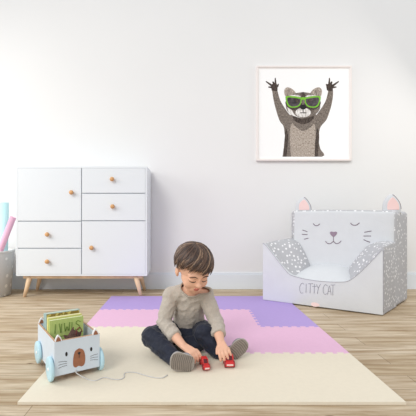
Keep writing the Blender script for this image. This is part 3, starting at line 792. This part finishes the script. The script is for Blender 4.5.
    def hp(phi, th, k=1.0):            # phi 0 = forehead, th from the crown
        dv = V((math.sin(phi)*math.sin(th), -math.cos(phi)*math.sin(th), math.cos(th)))
        q = Matrix.Rotation(math.radians(-14), 3, 'X') @ dv      # crown sits a little to the back
        return hc + V((q.x*hr[0]*k, q.y*hr[1]*k, q.z*hr[2]*k))
    def endth(phi):
        q = (phi+PI) % (2*PI)-PI; a = abs(q)
        e = 1.62+.14*max(-1, min(1, q/.8))+.05*math.sin(q*9+1)
        if a < .85: return e
        sd = 1.76+.04*(1 if q > 0 else -1)
        if a < 1.25: w = (a-.85)/.4; return e*(1-w)+sd*w
        if a < 1.85: return sd-.05*math.sin((a-1.25)/.6*PI)
        return sd+(a-1.85)*.42
    bm = bmesh.new(); NP, NT = 48, 14
    o_ = [[bm.verts.new(HM @ hp(2*PI*i/NP, (endth(2*PI*i/NP)-.17)*j/NT+.001, 1.0)) for j in range(NT+1)] for i in range(NP)]
    i_ = [[bm.verts.new(HM @ hp(2*PI*i/NP, (endth(2*PI*i/NP)-.17)*j/NT+.001, .93)) for j in range(NT+1)] for i in range(NP)]
    for i in range(NP):
        k = (i+1) % NP
        for j in range(NT):
            for g, fl in ((o_, 0), (i_, 1)):
                q = (g[i][j], g[k][j], g[k][j+1], g[i][j+1]); bm.faces.new(q if not fl else q[::-1])
        bm.faces.new((o_[i][NT], o_[k][NT], i_[k][NT], i_[i][NT]))
    rr = random.Random(3)
    for i in range(1000):
        phi = rr.uniform(0, 2*PI); a = abs((phi+PI) % (2*PI)-PI)
        t0 = rr.uniform(.03, 1.05) if i % 3 else rr.uniform(.0,.3); t1 = endth(phi)+.05*math.sin(phi*17)+rr.uniform(-.22,.10)
        if t1-t0 < .35: t0 = t1-.5
        swirl = rr.uniform(-.25,.2)-1.0*(t1-t0)*math.exp(-(a/1.2)**2)
        lift0 = rr.uniform(1.0,1.03); bul = rr.uniform(.02,.075); pts = []; rad = []
        r0 = rr.uniform(.0012,.0032)
        for k in range(8):
            w = k/7; ph = phi-swirl*(1-w)+.03*math.sin(w*5+i)
            pts.append(HM @ hp(ph, t0+(t1-t0)*w, lift0+bul*math.sin(PI*min(1,w*1.05))*.6+.015*w)); rad.append(r0*s*(.35+.9*math.sin(PI*(.12+.8*w))) if k < 7 else r0*.25)
        tube(bm, pts, rad, 5, mi=rr.choice((0,0,0,1,1,1,2)))
    mh = [mat('hair_dark_brown', rgb(64,46,38), .5, spec=.6), mat('hair_brown', rgb(98,73,58), .45, spec=.6), mat('hair_light_brown', rgb(150,122,98), .42, spec=.6)]
    link('hair', bm, mh, root, world=True, smooth=True)
    # ---- sweater
    def folds(scale, amp, dirv=None):
        def fn(c):
            return amp*(noise.noise(c*scale)+.5*noise.noise(c*scale*2.3+V((3,1,7))))
        return fn
    bm = bmesh.new()
    capsule(bm, uch+V((0,.004,.004)), .060, chest, .075); capsule(bm, chest, .076, pelvis+V((-.006,-.012,.006)), .086)
    ellipsoid(bm, pelvis+V((-.004,-.012,.0)), (.100,.092,.070))
    capsule(bm, uch+V((0,.01,.012)), .045, uch.lerp(neck,.62)+V((0,.004,0)), .046)
    for sh, el, wr in ((shR, elR, wrR), (shL, elL, wrL)):
        cf = el.lerp(wr, .50)
        capsule(bm, uch+V((0,.008,-.002)), .052, sh, .041); capsule(bm, sh, .042, el, .035); capsule(bm, el, .036, cf, .0325)
        d = (wr-el).normalized(); Mx = Matrix.Translation(cf) @ d.to_track_quat('Z','Y').to_matrix().to_4x4()
        lathe(bm, [(.02,-.02),(.0335,-.012),(.0345,.0),(.0345,.022),(.030,.026),(.01,.026)], 24, Mx)
        for k in (.15,.75):       # gathered folds round the sleeve
            pf = el.lerp(cf, k); Mf = Matrix.Translation(pf) @ ((d+V((.2,0,.15))).normalized()).to_track_quat('Z','Y').to_matrix().to_4x4()
            lathe(bm, [(.01,-.008),(.036,-.006),(.0405,0),(.036,.006),(.01,.008)], 24, Mf)
    # hem ring
    def wr_fold(c):
        a = noise.noise(V((c.x*14+c.z*12, c.y*8, c.z*26-c.x*14))); b = noise.noise(V((c.x*30-c.z*30+5, c.y*16, c.z*22+c.x*20)))
        return .0075*(.35-abs(a)) + .0030*(.3-abs(b))
    sw = blob('sweater', bm, [mat('taupe_knit', rgb(190,180,168), .95, var=.05, scale=130, bump=.4, bscale=260, sheen=.2)], root, .0034, 3, disp=wr_fold)
    # neckline: open the knit above a tilted plane and bind the edge
    nc = uch.lerp(neck,.42)+V((0,-.004,.000)); pn_ = V((.12,-.68,.73)).normalized(); ax1 = pn_.cross(V((1,0,0))).normalized(); ax2 = ax1.cross(pn_).normalized()
    tb = BVHTree.FromPolygons([v.co+rt for v in sw.data.vertices], [tuple(p.vertices) for p in sw.data.polygons])
    ring = []
    for i in range(48):
        a = 2*PI*i/48; dv = ax1*math.sin(a)+ax2*math.cos(a); loc, *_ = tb.ray_cast(nc, dv)
        ring.append(loc if loc else nc+dv*.05)
    b2 = bmesh.new(); b2.from_mesh(sw.data)
    kill = [f_ for f_ in b2.faces if (f_.calc_center_median()+rt-nc).dot(pn_) > 0 and (f_.calc_center_median()+rt-nc).length < .10]
    bmesh.ops.delete(b2, geom=kill, context='FACES'); b2.to_mesh(sw.data); b2.free()
    bm = bmesh.new(); ring = [ring[i]*.5+(ring[i-1]+ring[(i+1)%48])*.25 for i in range(48)]; ring.append(ring[0]); tube(bm, ring, .0048, 8)
    nb = link('neckband', bm, mat('taupe_rib', rgb(172,162,150), .95), None, smooth=True); nb.data.transform(Matrix.Translation(-rt)); nb.parent = sw
    # ---- trousers
    bm = bmesh.new()
    capsule(bm, hipR, .066, hipL, .066)
    capsule(bm, hipR, .063, knR, .050); capsule(bm, knR, .051, anR, .036)
    capsule(bm, hipL, .063, knL, .052); capsule(bm, knL, .052, anL.lerp(knL,.08), .036)
    ellipsoid(bm, at(190,335,1.96), (.095,.085,.050)); ellipsoid(bm, at(192,343,1.88), (.075,.07,.038))
    def tfold(c):
        v = noise.noise(V((c.x*14+c.y*10, c.y*18-c.x*8, c.z*30))); return .010*(.3-abs(v)) + .002*noise.noise(c*60)
    tr_o = blob('trousers', bm, [mat('navy_cotton', rgb(31,36,52), .65, var=.15, scale=20, bump=.3, bscale=90, spec=.3, sheen=.1)], root, .0036, 4, disp=tfold)
    mz = MT+.0012-rt.z
    for ob in (sw, tr_o, body):
        for v in ob.data.vertices:
            if v.co.z < mz: v.co.z = mz+.00002
    # ---- sneakers with the soles turned towards the viewer
    M_sole = mat('rubber_sole', rgb(148,138,128), .8, var=.06, scale=60); M_shoe = mat('grey_canvas', rgb(150,150,158), .8, bump=.3, bscale=180); M_rim = mat('sole_rim', rgb(186,180,174), .7)
    M_gro = mat('sole_groove', rgb(112,102,94), .85)
    def shoe(heel, toe, nrm, wd, anc, grooves):
        ax = (toe-heel); L = ax.length; ax.normalize(); nrm = (nrm-ax*nrm.dot(ax)).normalized(); sd = nrm.cross(ax)
        def out(k, push):
            pts = [(-.5,0),(-.47,.45),(-.34,.78),(-.05,.90),(.2,.98),(.38,.80),(.49,.36),(.49,-.36),(.38,-.80),(.2,-.98),(-.05,-.90),(-.34,-.78),(-.47,-.45),(-.5,0)]
            P = catmull([V((a*L*k, b*wd/2*k, 0)) for a, b in pts], 4)[:-1]
            return [heel.lerp(toe,.5)+ax*p.x+sd*p.y+nrm*push for p in P]
        e = empty('shoe', rt*0+(heel.lerp(toe,.5)-rt)); e.parent = root; ctr = heel.lerp(toe,.5)
        def lk(nm, bm, mm, **k):
            o = link(nm, bm, mm, None, **k); o.data.transform(Matrix.Translation(-ctr)); o.parent = e; return o
        bm = bmesh.new(); hexa(bm, out(1,-.010), out(.97,0)); lk('rubber_sole', bm, M_sole)
        bm = bmesh.new(); hexa(bm, out(1.03,-.013), out(1.035,-.0045)); lk('sole_rim', bm, M_rim)
        bm = bmesh.new()
        for i in range(grooves):
            t = -.40+.80*i/(grooves-1); hw = .40*wd*(1-abs(t*1.15)**4)
            c = ctr+ax*(t*L)+nrm*.0003
            tube(bm, [c-sd*hw, c+ax*.004, c+sd*hw], .0016, 5)
        lk('tread', bm, M_gro)
        bm = bmesh.new()
        bk = -nrm
        Mx = Matrix.Translation(ctr) @ Matrix(((ax.x,sd.x,bk.x,0),(ax.y,sd.y,bk.y,0),(ax.z,sd.z,bk.z,0),(0,0,0,1)))
        ellipsoid(bm, (.22*L,0,.032), (.27*L,wd*.46,.024), Mx); ellipsoid(bm, (-.18*L,0,.042), (.30*L,wd*.42,.034), Mx); ellipsoid(bm, (0,0,.022), (.48*L,wd*.45,.014), Mx)
        ellipsoid(bm, (-.22*L,0,.058), (.20*L,wd*.36,.026), Mx)
        o = blob('canvas_upper', bm, M_shoe, None, .003, 2, world=False); o.data.transform(Matrix.Translation(-ctr)); o.parent = e
        for v in o.data.vertices:
            if v.co.z+ctr.z < MT+.001: v.co.z = MT+.001-ctr.z
    shoe(at(194,364.5,1.640), at(170.5,361,1.635), V((.02,-1,.10)), .080, anR, 11)
    shoe(at(225,362.5,1.77), at(246.5,341.5,1.79), V((.15,-1,.10)), .070, anL, 12)
person()
